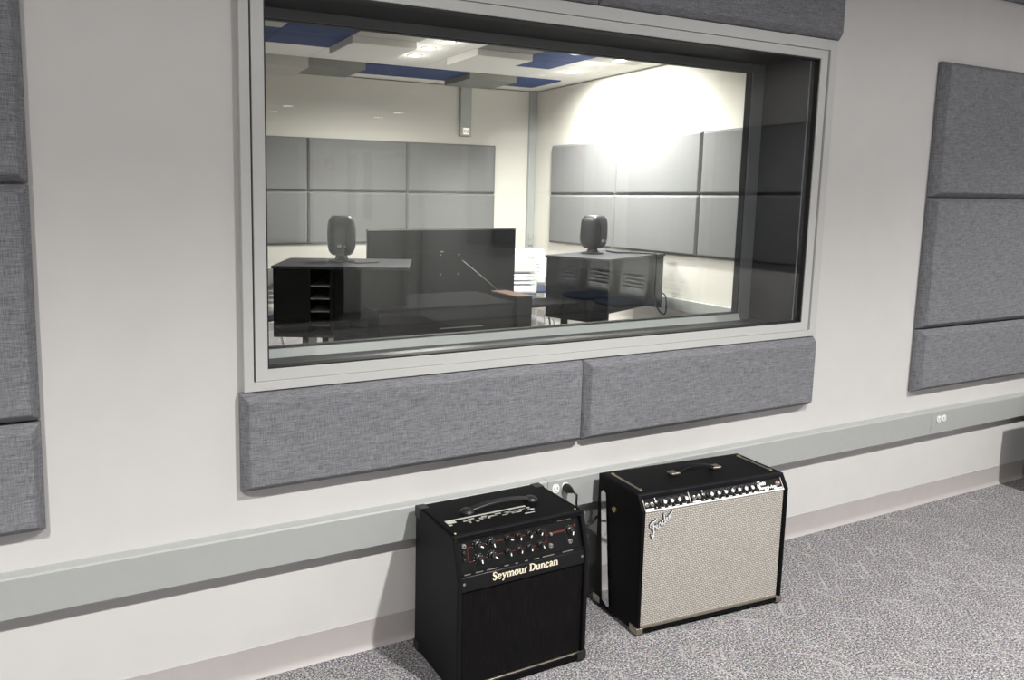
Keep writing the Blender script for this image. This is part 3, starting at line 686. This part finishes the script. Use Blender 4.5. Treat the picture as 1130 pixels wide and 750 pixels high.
# slanted control panel; frame: origin lower left, X along, Z up the slope, -Y outward
sl = atan2(.0295, .051)
TP = Matrix.Translation((0.018, 0.0045, .4625)) @ Matrix.Rotation(-sl, 4, 'X')
def PP(): return MB(TP)
PP().box(.0008, W1-.0368, .004, .007, 0, .044).build('control_panel', 'blackgloss', fa)
mb = PP(); mb.box(.0008, W1-.0368, .0028, .004, .0, .0016); mb.box(.0008, .0022, .0028, .004, 0, .043); mb.box(W1-.0385, W1-.0368, .0028, .004, 0, .043); mb.box(.1985, .2005, .0028, .004, 0, .043)
mb.build('panel_border', 'white', fa)
PZ = .021
bright = mat('bright_knob_cap', (.75, .75, .74), .25, .3, noise=.05)
def fknob(x):
    k = PP().lathe([(.0115, -.004), (.0115, .003), (.0085, .005), (.0078, .014), (.0066, .0165)], (x, 0, PZ), 'y', 20).build('knob', 'black', fa, smooth=True)
    PP().lathe([(.0070, .0160), (.0066, .0180)], (x, 0, PZ), 'y', 16).build('knob_cap', bright, k)
    a = random.uniform(-.9, .9)
    mb = PP(); mb.ribbon([(x, PZ+.002, .0022), (x+.0095*sin(a), PZ+.0095*cos(a), .0016)], -.0178, -.0164); mb.build('pointer', 'white', k)
    mb = PP()
    for j in range(9):
        an = radians(-140+35*j); mb.box(x+.0145*sin(an)-.0006, x+.0145*sin(an)+.0006, .0034, .004, PZ+.0145*cos(an)-.0006, PZ+.0145*cos(an)+.0006)
    mb.box(x-.008, x+.008, .0034, .004, .0035, .0062); mb.build('dial_marks', 'white', k)
for x in (.074, .1045, .136, .168): fknob(x+.004)
for x in (.287, .319, .351, .383, .4145, .446, .477, .504): fknob(x-.002)
for x in (.012, .033, .218, .239):
    j = PP().lathe([(.0075, -.004), (.0075, .001), (.0052, .0015), (.005, .006), (.0035, .006)], (x, 0, PZ-.001), 'y', 18).build('input_jack', 'silver', fa, smooth=True)
    PP().lathe([(.0028, .0055), (.0028, .0064)], (x, 0, PZ-.001), 'y', 12).build('jack_hole', 'dark', j)
for x in (.053, .262):
    s_ = PP().lathe([(.005, -.004), (.005, .001), (.003, .002)], (x, 0, PZ+.004), 'y', 14).build('toggle_switch', 'silver', fa, smooth=True)
    PP().tube([(x, 0, PZ+.004), (x, -.009, PZ+.008)], .0018, 8).build('switch_lever', 'chrome', s_, smooth=True)
    PP().box(x-.0012, x+.0012, .0034, .004, PZ+.012, PZ+.02).box(x-.002, x+.002, .0034, .004, .006, .009).build('switch_marks', 'white', fa)
mb = PP()
for x0, x1 in ((.004, .040), (.210, .246), (.545, .565), (.590, .630)): mb.box(x0, x1, .0034, .004, .0035, .0075)
mb.build('label_bars', 'white', fa)
jw = PP().lathe([(.0095, -.004), (.0095, .002), (.0075, .004)], (.610, 0, PZ+.002), 'y', 20).build('pilot_lamp', 'silver', fa, smooth=True)
PP().lathe([(.0062, .003), (.0055, .008), (.002, .010)], (.610, 0, PZ+.002), 'y', 18).build('jewel', mat('pink_jewel', (.55, .25, .2), .2, noise=.05), jw, smooth=True)
# "Twin Reverb-Amp" script lettering
TT = TP @ Matrix.Translation((.513, .0038, .0235)) @ Matrix.Rotation(radians(90), 4, 'X')
text_mesh('Twin', .021, 'white', fa, TT, 'panel_lettering', shear=.45, bold=.0006, depth=.0003)
TT = TP @ Matrix.Translation((.520, .0038, .0085)) @ Matrix.Rotation(radians(90), 4, 'X')
text_mesh('Reverb-Amp', .0165, 'white', fa, TT, 'panel_lettering', shear=.45, bold=.0005, depth=.0003)
# chrome script badge: F e n d e r, rising to the right
SCR = [
 [(.16,.30,.03),(.10,.38,.04),(.16,.47,.05),(.30,.50,.06),(.46,.47,.05),(.56,.52,.03)],
 [(.33,.49,.05),(.29,.36,.07),(.24,.20,.08),(.18,.05,.07),(.09,-.07,.05),(.0,-.08,.05),(-.03,.0,.03)],
 [(.13,.20,.03),(.26,.25,.05),(.38,.27,.04)],
 [(.34,.10,.03),(.44,.16,.05),(.47,.24,.05),(.42,.28,.04),(.37,.20,.06),(.38,.09,.06),(.45,.05,.05),(.52,.11,.04)],
 [(.50,.08,.04),(.54,.17,.05),(.57,.26,.05),(.55,.15,.06),(.54,.06,.06)],
 [(.55,.14,.04),(.61,.24,.05),(.66,.25,.06),(.67,.16,.06),(.67,.08,.06),(.72,.06,.04),(.77,.11,.03)],
 [(.90,.22,.04),(.84,.26,.05),(.78,.20,.06),(.77,.10,.06),(.82,.05,.05),(.88,.10,.05),(.93,.20,.05)],
 [(1.00,.50,.04),(.96,.34,.06),(.92,.18,.06),(.92,.08,.06),(.97,.06,.04)],
 [(.98,.10,.03),(1.07,.16,.05),(1.10,.24,.05),(1.05,.28,.04),(1.00,.20,.06),(1.01,.09,.06),(1.08,.05,.05),(1.14,.11,.04)],
 [(1.14,.10,.04),(1.17,.20,.05),(1.20,.28,.04),(1.24,.25,.05),(1.22,.16,.06),(1.22,.06,.05)],
 [(1.20,.22,.05),(1.30,.27,.05),(1.42,.30,.035),(1.50,.34,.015)],
 [(-.02,-.20,.04),(.04,-.13,.07),(.12,-.12,.05)]]
TB = Matrix.Translation((.044, .0062, .374)) @ Matrix.Rotation(radians(-28), 4, 'Y')
badge = MB(TB)
for st in SCR: badge.ribbon(st, -.0035, .002, k=.077, wk=1.0, wadd=.0013)
bd = badge.build('script_badge', 'black', fa)
top = MB(TB)
for st in SCR: top.ribbon(st, -.0052, -.0034, k=.077, wk=.8)
top.build('chrome_lettering', mat('bright_plated_lettering', (.85, .85, .86), .3, .25, noise=.04), bd)
# top hardware
h = bpy.data.objects.new('handle', None); COL.objects.link(h); h.parent = fa; h.location = (.355, .152, .513)
pts = [(-.088+.176*i/16, 0, .010+.015*sin(pi*i/16)) for i in range(17)]
vs = []; fs = []
for x, y, z in pts: vs += [(x, -.013, z-.004), (x, .013, z-.004), (x, .011, z+.004), (x, -.011, z+.004)]
for i in range(16):
    for k in range(4): fs.append((4*i+k, 4*i+(k+1)%4, 4*i+4+(k+1)%4, 4*i+4+k))
fs += [(0,1,2,3), (64,67,66,65)]
MB().add(vs, fs).build('strap', 'tolex_blue', h, bevel=.002, smooth=True)
for sx in (-1, 1):
    Bx(sx*.098-.020, sx*.098+.020, -.016, .016, 0, .012).build('end_cap', 'dullnickel', h, bevel=.004, seg=3)
for x in (.040, W1-.028):
    st = Bx(x-.006, x+.006, .060, .235, .513, .5150).build('top_strip', 'dullnickel', fa, bevel=.001)
    for y in (.068, .227): MB().lathe([(.007, 0), (.006, .003), (.002, .004)], (x, y, .5148), 'z', 14).build('screw', 'brass', st, smooth=True)
# tilt-back leg and knob on both sides
for x, sx in ((0, -1), (W1, 1)):
    a, b_ = (x-.006, x-.001) if sx < 0 else (x+.001, x+.006)
    lg = MB().prism_x([(.158, .030), (.170, .026), (.200, .040), (.234, .448), (.222, .462), (.204, .455)], a, b_).build('tilt_leg', 'chrome', fa, bevel=.001)
    for yy, zz in ((.205, .385), (.198, .30)): MB().lathe([(.005, 0), (.005, .004), (.002, .005)], (a if sx < 0 else b_, yy, zz), 'x', 12).build('leg_screw', 'silver', lg)
    MB().lathe([(.010, -.004), (.010, .003), (.004, .007)], (x+sx*.002, .153, .413), 'x', 16).build('side_stud', 'brass', fa, smooth=True)
for x in (0, W1):
    for y in (0, D1):
        sx = 1 if x == 0 else -1; sy = 1 if y == 0 else -1
        mb = MB(); x0, x1 = sorted((x-sx*.002, x+sx*.026)); y0, y1 = sorted((y-sy*.002, y+sy*.040))
        mb.box(x0, x1, y0, y1, .0095, .012); a, b_ = sorted((x-sx*.002, x+sx*.0005)); mb.box(a, b_, y0, y1, .0095, .036)
        a, b_ = sorted((y-sy*.002, y+sy*.0005)); mb.box(x0, x1, a, b_, .0095, .032)
        mb.build('corner_guard', 'dullnickel', fa, bevel=.0016)
        MB().lathe([(.014, 0), (.014, .0095)], (x+sx*.03, y+sy*.03, 0), 'z', 16).build('foot', 'black', fa)

# ================================================================== SMALL BLACK COMBO AMPLIFIER
W2, D2, H2 = 0.495, 0.298, 0.513
sa = thing('guitar_amplifier', 'smaller all black guitar amplifier with cream lettering, left of the silver one', 'amplifier', (1.045, -0.372, 0), radians(0.5), 'guitar amplifiers on the carpet')
side = [(0, .010), (0, .388), (.036, H2), (D2, H2), (D2, .010)]
for a, b_ in ((0, .016), (W2-.016, W2)): MB().prism_x(side, a, b_).build('side_board', 'tolex_blue', sa, bevel=.006, seg=4)
Bx(.001, W2-.001, .034, D2, H2-.016, H2).build('top_board', 'tolex', sa, bevel=.004, seg=3)
MB().prism_x([(.033, H2-.014), (.036, H2+.0008), (.05, H2+.0008), (.05, H2-.014)], .002, W2-.002).build('top_front_edge', 'tolex_blue', sa, bevel=.003)
Bx(.015, W2-.015, .002, D2, .010, .030).build('bottom_board', 'tolex', sa, bevel=.004)
Bx(.015, W2-.015, D2-.014, D2-.003, .03, H2-.015).build('back_panel', 'tolex', sa)
Bx(.0165, W2-.0165, .012, .024, .034, .345).build('grille_cloth', 'ribbed', sa, bevel=.003)
Bx(.0165, W2-.0165, .004, .012, .030, .0345).build('grille_edge', 'dullnickel', sa, bevel=.001)
MB().prism_x([(.006, .345), (.006, .383), (.010, .392), (.020, .392), (.020, .345)], .0165, W2-.0165).build('name_plate', 'blackgloss', sa, bevel=.0015)
for x in (.024, W2-.026): MB().lathe([(.0045, 0), (.0040, .0018), (.001, .002)], (x, .006, .372), 'y', 12).build('screw', 'silver', sa)
sl2 = atan2(.036, .125)
TQ = Matrix.Translation((0.0165, 0.0125, .3925)) @ Matrix.Rotation(-sl2, 4, 'X')
def QP(): return MB(TQ)
PW = W2-.033
QP().box(0, PW, .004, .008, 0, .112).build('control_panel', 'blackgloss', sa)
mb = QP()                                     # legend strip at the foot of the panel
mb.box(0, PW, .000, .004, .0, .009)
mb.build('legend_strip', 'tolex_blue', sa)
mb = QP()
for a, b_, z in ((.012,.034,.003),(.052,.078,.003),(.092,.130,.003),(.155,.172,.003),(.196,.206,.003),(.232,.244,.003),(.266,.286,.003),(.300,.345,.003),(.378,.420,.003)):
    mb.box(a, b_, -.0008, .0, z, z+.0032)
mb.build('legend_marks', 'dullnickel', sa)
def sknob(x, z, big=False):
    r = .0125 if big else .0095
    k = QP().lathe([(r, -.004), (r, .004), (r*.72, .006), (r*.66, .016), (r*.5, .018)], (x, 0, z), 'y', 20).build('knob', 'black', sa, smooth=True)
    a = random.uniform(.2, 1.1)*(1 if random.random() < .8 else -1)+pi*.85
    QP().ribbon([(x+r*.15*sin(a), z+r*.15*cos(a), .0032), (x+r*.98*sin(a), z+r*.98*cos(a), .0032)], -.0192, -.0178).build('pointer', 'white', k)
    mb = QP()
    for j in range(9):
        an = radians(-135+34*j); rr = r+.0035
        mb.box(x+rr*sin(an)-.0006, x+rr*sin(an)+.0006, .0035, .004, z+rr*cos(an)-.0006, z+rr*cos(an)+.0006)
    mb.build('dial_marks', 'brass' if not big else 'white', k)
UZ, LZ = .083, .043
for x in (.0695, .1185): sknob(x, UZ, True)
for x in (.180, .2195, .2605, .3005): sknob(x, UZ)
for x in (.0695, .1165): sknob(x, LZ, True)
for x in (.1745, .2175, .2555, .2985): sknob(x, LZ)
sknob(.4195, .066, True)
QP().lathe([(.006, -.004), (.005, .004), (.002, .005)], (.3425, 0, .068), 'y', 14).build('selector_button', 'dullnickel', sa, smooth=True)
for x, z in ((.0215, .088), (.3375, .033), (.4145, .033)):
    j = QP().lathe([(.0075, -.004), (.0075, .001), (.005, .0015), (.0045, .005)], (x, 0, z), 'y', 18).build('input_jack', 'silver', sa, smooth=True)
    QP().lathe([(.0026, .0048), (.0026, .0055)], (x, 0, z), 'y', 12).build('jack_hole', 'dark', j)
for z in (.068, .047): QP().lathe([(.0065, -.004), (.0065, .002), (.004, .004)], (.0205, 0, z), 'y', 14).build('push_switch', 'black', sa, smooth=True)
mb = QP()
RY = .0032
def hl(x0, x1, z, t_=.0022): mb.box(x0, x1, RY, .004, z-t_/2, z+t_/2)
def vl(x, z0, z1, t_=.0024): mb.box(x-t_/2, x+t_/2, RY, .004, z0, z1)
hl(.033, .052, UZ-.002); vl(.034, LZ-.006, UZ-.001); hl(.033, .052, LZ-.005)
hl(.085, .101, UZ); hl(.136, .165, UZ, .0035); hl(.193, .207, UZ, .003); hl(.232, .248, UZ, .003); hl(.273, .288, UZ, .003)
hl(.088, .100, LZ); hl(.134, .160, LZ); hl(.190, .205, LZ); hl(.232, .243, LZ); hl(.270, .286, LZ)
hl(.313, .326, UZ+.004); vl(.325, LZ+.002, UZ+.005); hl(.313, .326, LZ+.003); hl(.325, .335, .066, .003)
hl(.352, .402, .070, .006); hl(.436, .446, .080, .007)
mb.build('red_lines', 'red', sa)
mb = QP()
for a, b_ in ((.376, .407), (.412, .430)): mb.box(a, b_, .0034, .004, .1015, .1035)
mb.build('panel_title', 'cream', sa)
# serif lettering, strokes with slab serifs (units of one em)
GL = {
'S': (.56, [[(.44,.50,.03),(.45,.62,.05),(.38,.69,.07),(.25,.72,.07),(.12,.66,.12),(.10,.54,.14),(.20,.44,.16),(.34,.34,.16),(.43,.22,.14),(.40,.08,.10),(.26,-.01,.07),(.12,.04,.07),(.07,.14,.05),(.06,.24,.03)]]),
'e': (.49, [[(.09,.27,.05),(.40,.27,.05)],[(.40,.27,.07),(.38,.40,.09),(.25,.48,.06),(.12,.40,.11),(.08,.25,.14),(.13,.08,.11),(.26,.0,.07),(.41,.09,.05)]]),
'y': (.53, [[(.12,.46,.14),(.29,.05,.12)],[(.46,.46,.05),(.27,-.02,.06),(.20,-.17,.07),(.09,-.20,.11)],[(.0,.46,.05),(.24,.46,.05)],[(.34,.46,.05),(.55,.46,.05)]]),
'm': (.86, [[(.13,.0,.13),(.13,.47,.13)],[(.43,.0,.13),(.43,.36,.13)],[(.73,.0,.13),(.73,.36,.13)],[(.13,.33,.05),(.27,.46,.08),(.38,.44,.10),(.43,.34,.13)],[(.43,.33,.05),(.57,.46,.08),(.68,.44,.10),(.73,.34,.13)],
      [(.02,.02,.05),(.24,.02,.05)],[(.33,.02,.05),(.53,.02,.05)],[(.63,.02,.05),(.84,.02,.05)],[(.03,.45,.05),(.14,.45,.05)]]),
'o': (.53, [[(.26,.48,.06),(.12,.41,.11),(.08,.24,.14),(.12,.07,.11),(.26,.0,.06),(.40,.07,.11),(.44,.24,.14),(.40,.41,.11),(.26,.48,.06)]]),
'u': (.58, [[(.13,.46,.13),(.13,.12,.13),(.18,.03,.10),(.28,.01,.08),(.42,.12,.05)],[(.43,.46,.13),(.43,.0,.13)],[(.02,.45,.05),(.14,.45,.05)],[(.33,.45,.05),(.44,.45,.05)],[(.43,.02,.05),(.55,.02,.05)]]),
'r': (.42, [[(.13,.0,.13),(.13,.47,.13)],[(.14,.30,.05),(.22,.44,.07),(.33,.44,.13)],[(.02,.02,.05),(.27,.02,.05)],[(.03,.45,.05),(.14,.45,.05)]]),
'D': (.74, [[(.17,.0,.15),(.17,.70,.15)],[(.17,.68,.05),(.42,.67,.07),(.60,.54,.13),(.64,.35,.15),(.60,.16,.13),(.42,.03,.07),(.17,.02,.05)],[(.03,.02,.05),(.30,.02,.05)],[(.03,.68,.05),(.30,.68,.05)]]),
'n': (.57, [[(.13,.0,.13),(.13,.47,.13)],[(.43,.0,.13),(.43,.36,.13)],[(.13,.33,.05),(.27,.46,.08),(.38,.44,.10),(.43,.34,.13)],[(.02,.02,.05),(.24,.02,.05)],[(.33,.02,.05),(.55,.02,.05)],[(.03,.45,.05),(.14,.45,.05)]]),
'c': (.46, [[(.37,.34,.13),(.33,.44,.08),(.23,.48,.06),(.11,.39,.11),(.08,.24,.14),(.12,.08,.11),(.24,.0,.07),(.39,.10,.05)]]),
'a': (.51, [[(.11,.36,.12),(.16,.45,.08),(.27,.47,.07),(.36,.38,.12),(.37,.08,.13),(.48,.02,.05)],[(.37,.28,.05),(.17,.22,.08),(.09,.12,.13),(.15,.01,.08),(.36,.11,.05)]])}
mb = MB(); xx = .124; EM = .0338
for ch in 'Seymour Duncan':
    if ch == ' ': xx += .20*EM; continue
    adv, strokes = GL[ch]
    for st in strokes: mb.ribbon([(x_, z_, w_*1.12) for x_, z_, w_ in st], .0044, .0062, k=EM, ox=xx, oz=.364)
    xx += (adv-.02)*EM
mb.build('brand_lettering', 'cream', sa)
# top: silver printed legend in front of the handle
mb = MB(); zt = H2+.0002
mb.add([(.030,.142,zt),(.335,.142,zt),(.335,.150,zt),(.030,.150,zt),(.030,.142,zt+.0004),(.335,.142,zt+.0004),(.335,.150,zt+.0004),(.030,.150,zt+.0004)], [(0,3,2,1),(4,5,6,7),(0,1,5,4),(1,2,6,5),(2,3,7,6),(3,0,4,7)])
mb.box(.030, .062, .126, .142, zt, zt+.0004)
rr = random.Random(3)
x = .085
while x < .33:
    w_ = rr.uniform(.006, .024)
    if rr.random() < .8:
        y = rr.choice((.128, .121, .113)); mb.box(x, x+w_, y, y+rr.choice((.003, .006)), zt, zt+.0004)
        if rr.random() < .5: mb.box(x, x+w_*.6, y-.008, y-.005, zt, zt+.0004)
    x += w_*.8
mb.box(.300, .338, .092, .097, zt, zt+.0004); mb.box(.028, .040, .112, .120, zt, zt+.0004); mb.box(.335, .350, .112, .120, zt, zt+.0004)
mb.build('printed_legend', mat('silver_printing', (.52, .52, .47), .4, .2, noise=.1), sa)
h = bpy.data.objects.new('handle', None); COL.objects.link(h); h.parent = sa; h.location = (.255, .178, H2)
pts = [(-.115+.23*i/18, 0, .008+.013*sin(pi*i/18)**.8) for i in range(19)]
vs = []; fs = []
for x, y, z in pts: vs += [(x, -.013, z-.004), (x, .013, z-.004), (x, .011, z+.004), (x, -.011, z+.004)]
for i in range(18):
    for k in range(4): fs.append((4*i+k, 4*i+(k+1)%4, 4*i+4+(k+1)%4, 4*i+4+k))
fs += [(0,1,2,3), (72,75,74,73)]
MB().add(vs, fs).build('strap', 'black', h, bevel=.002, smooth=True)
for sx in (-1, 1): MB().lathe([(.024, 0), (.024, .006), (.018, .012), (.006, .014)], (sx*.125, 0, 0), 'z', 20).build('end_cap', 'black', h, smooth=True)
for x in (.02, W2-.02): MB().lathe([(.004, 0), (.003, .0015)], (x, .060, H2), 'z', 12).build('screw', 'brass', sa)
for x in (0, W2):
    for y in (0, D2):
        sx = 1 if x == 0 else -1; sy = 1 if y == 0 else -1
        for z0, z1, zz in ((.008, .040, 'b'), (H2-.034, H2+.0015, 't')):
            if zz == 't' and y == 0: continue
            mb = MB(); x0, x1 = sorted((x-sx*.0015, x+sx*.034)); y0, y1 = sorted((y-sy*.0015, y+sy*.034))
            a, b_ = sorted((x-sx*.0015, x+sx*.001)); mb.box(a, b_, y0, y1, z0, z1)
            a, b_ = sorted((y-sy*.0015, y+sy*.001)); mb.box(x0, x1, a, b_, z0, z1)
            if zz == 't': mb.box(x0, x1, y0, y1, H2, H2+.0015)
            mb.build('corner_guard', 'black', sa, bevel=.0012)
        MB().lathe([(.013, 0), (.013, .010)], (x+sx*.035, y+sy*.035, 0), 'z', 16).build('foot', 'black', sa)

# ---- power cords
pc = thing('power_cord', 'black power plug and cord in the raceway outlet behind the small black amplifier', 'cord', (1.677, -.048, .466))
MB().lathe([(.016, .0), (.017, .012), (.012, .030), (.007, .042)], (0, 0, 0), 'y', 18).build('plug', 'black', pc, smooth=True)
P_ = [(0, -.040, 0), (.004, -.062, -.006), (.010, -.055, -.05), (.0, -.035, -.13), (-.02, -.022, -.24), (-.05, -.02, -.36), (-.10, -.015, -.455)]
MB().tube(P_, .0042, 8).build('cable', 'black', pc, smooth='all')
cord('power_cord', [(1.553, -.16, .30), (1.60, -.13, .285), (1.66, -.10, .297), (1.72, -.085, .315), (1.775, -.085, .325), (1.83, -.055, .33), (1.9, -.035, .32)], .0045,
     'thin black cord crossing the gap between the two amplifiers', cat='cord')
# ---- black cabinet cut by the right edge of the frame
bc = thing('equipment_cabinet', 'black equipment cabinet at the right edge, its shadow on the baseboard', 'cabinet', (4.645, -.62, 0))
Bx(0, .5, 0, .46, .02, .50).build('cabinet_body', 'tolex', bc, bevel=.008, seg=3)
Bx(.02, .48, -.004, 0, .05, .47).build('front_grille', 'ribbed', bc)
for x in (.04, .46):
    for y in (.04, .42): MB().lathe([(.015, 0), (.015, .02)], (x, y, 0), 'z', 14).build('foot', 'black', bc)

# ---- black cases added behind the camera to darken the window reflection
def big_case(label, loc, w_, d_, h_):
    t = thing('reflection_dark_case', label, 'case', loc, 0, None)
    Bx(0, w_, 0, d_, .06, h_).build('case_body', 'tolex', t, bevel=.01, seg=3)
    for z in (.06, h_-.03): Bx(-.004, w_+.004, -.004, d_+.004, z, z+.03).build('edge_band', 'black', t, bevel=.003)
    for x in (.08, w_-.08):
        for y in (.08, d_-.08): MB().lathe([(.03, 0), (.03, .06)], (x, y, 0), 'z', 14).build('caster', 'black', t)
    Bx(w_/2-.07, w_/2+.07, d_, d_+.02, h_*.55, h_*.55+.10).build('recessed_handle', 'black', t, bevel=.003)
big_case('tall black case added behind the camera to darken the reflection', (1.55, YL+.02, 0), 1.2, .55, .98)
big_case('low black case added near the door behind the camera to darken the reflection', (2.83, YL+.02, 0), .35, .55, .70)
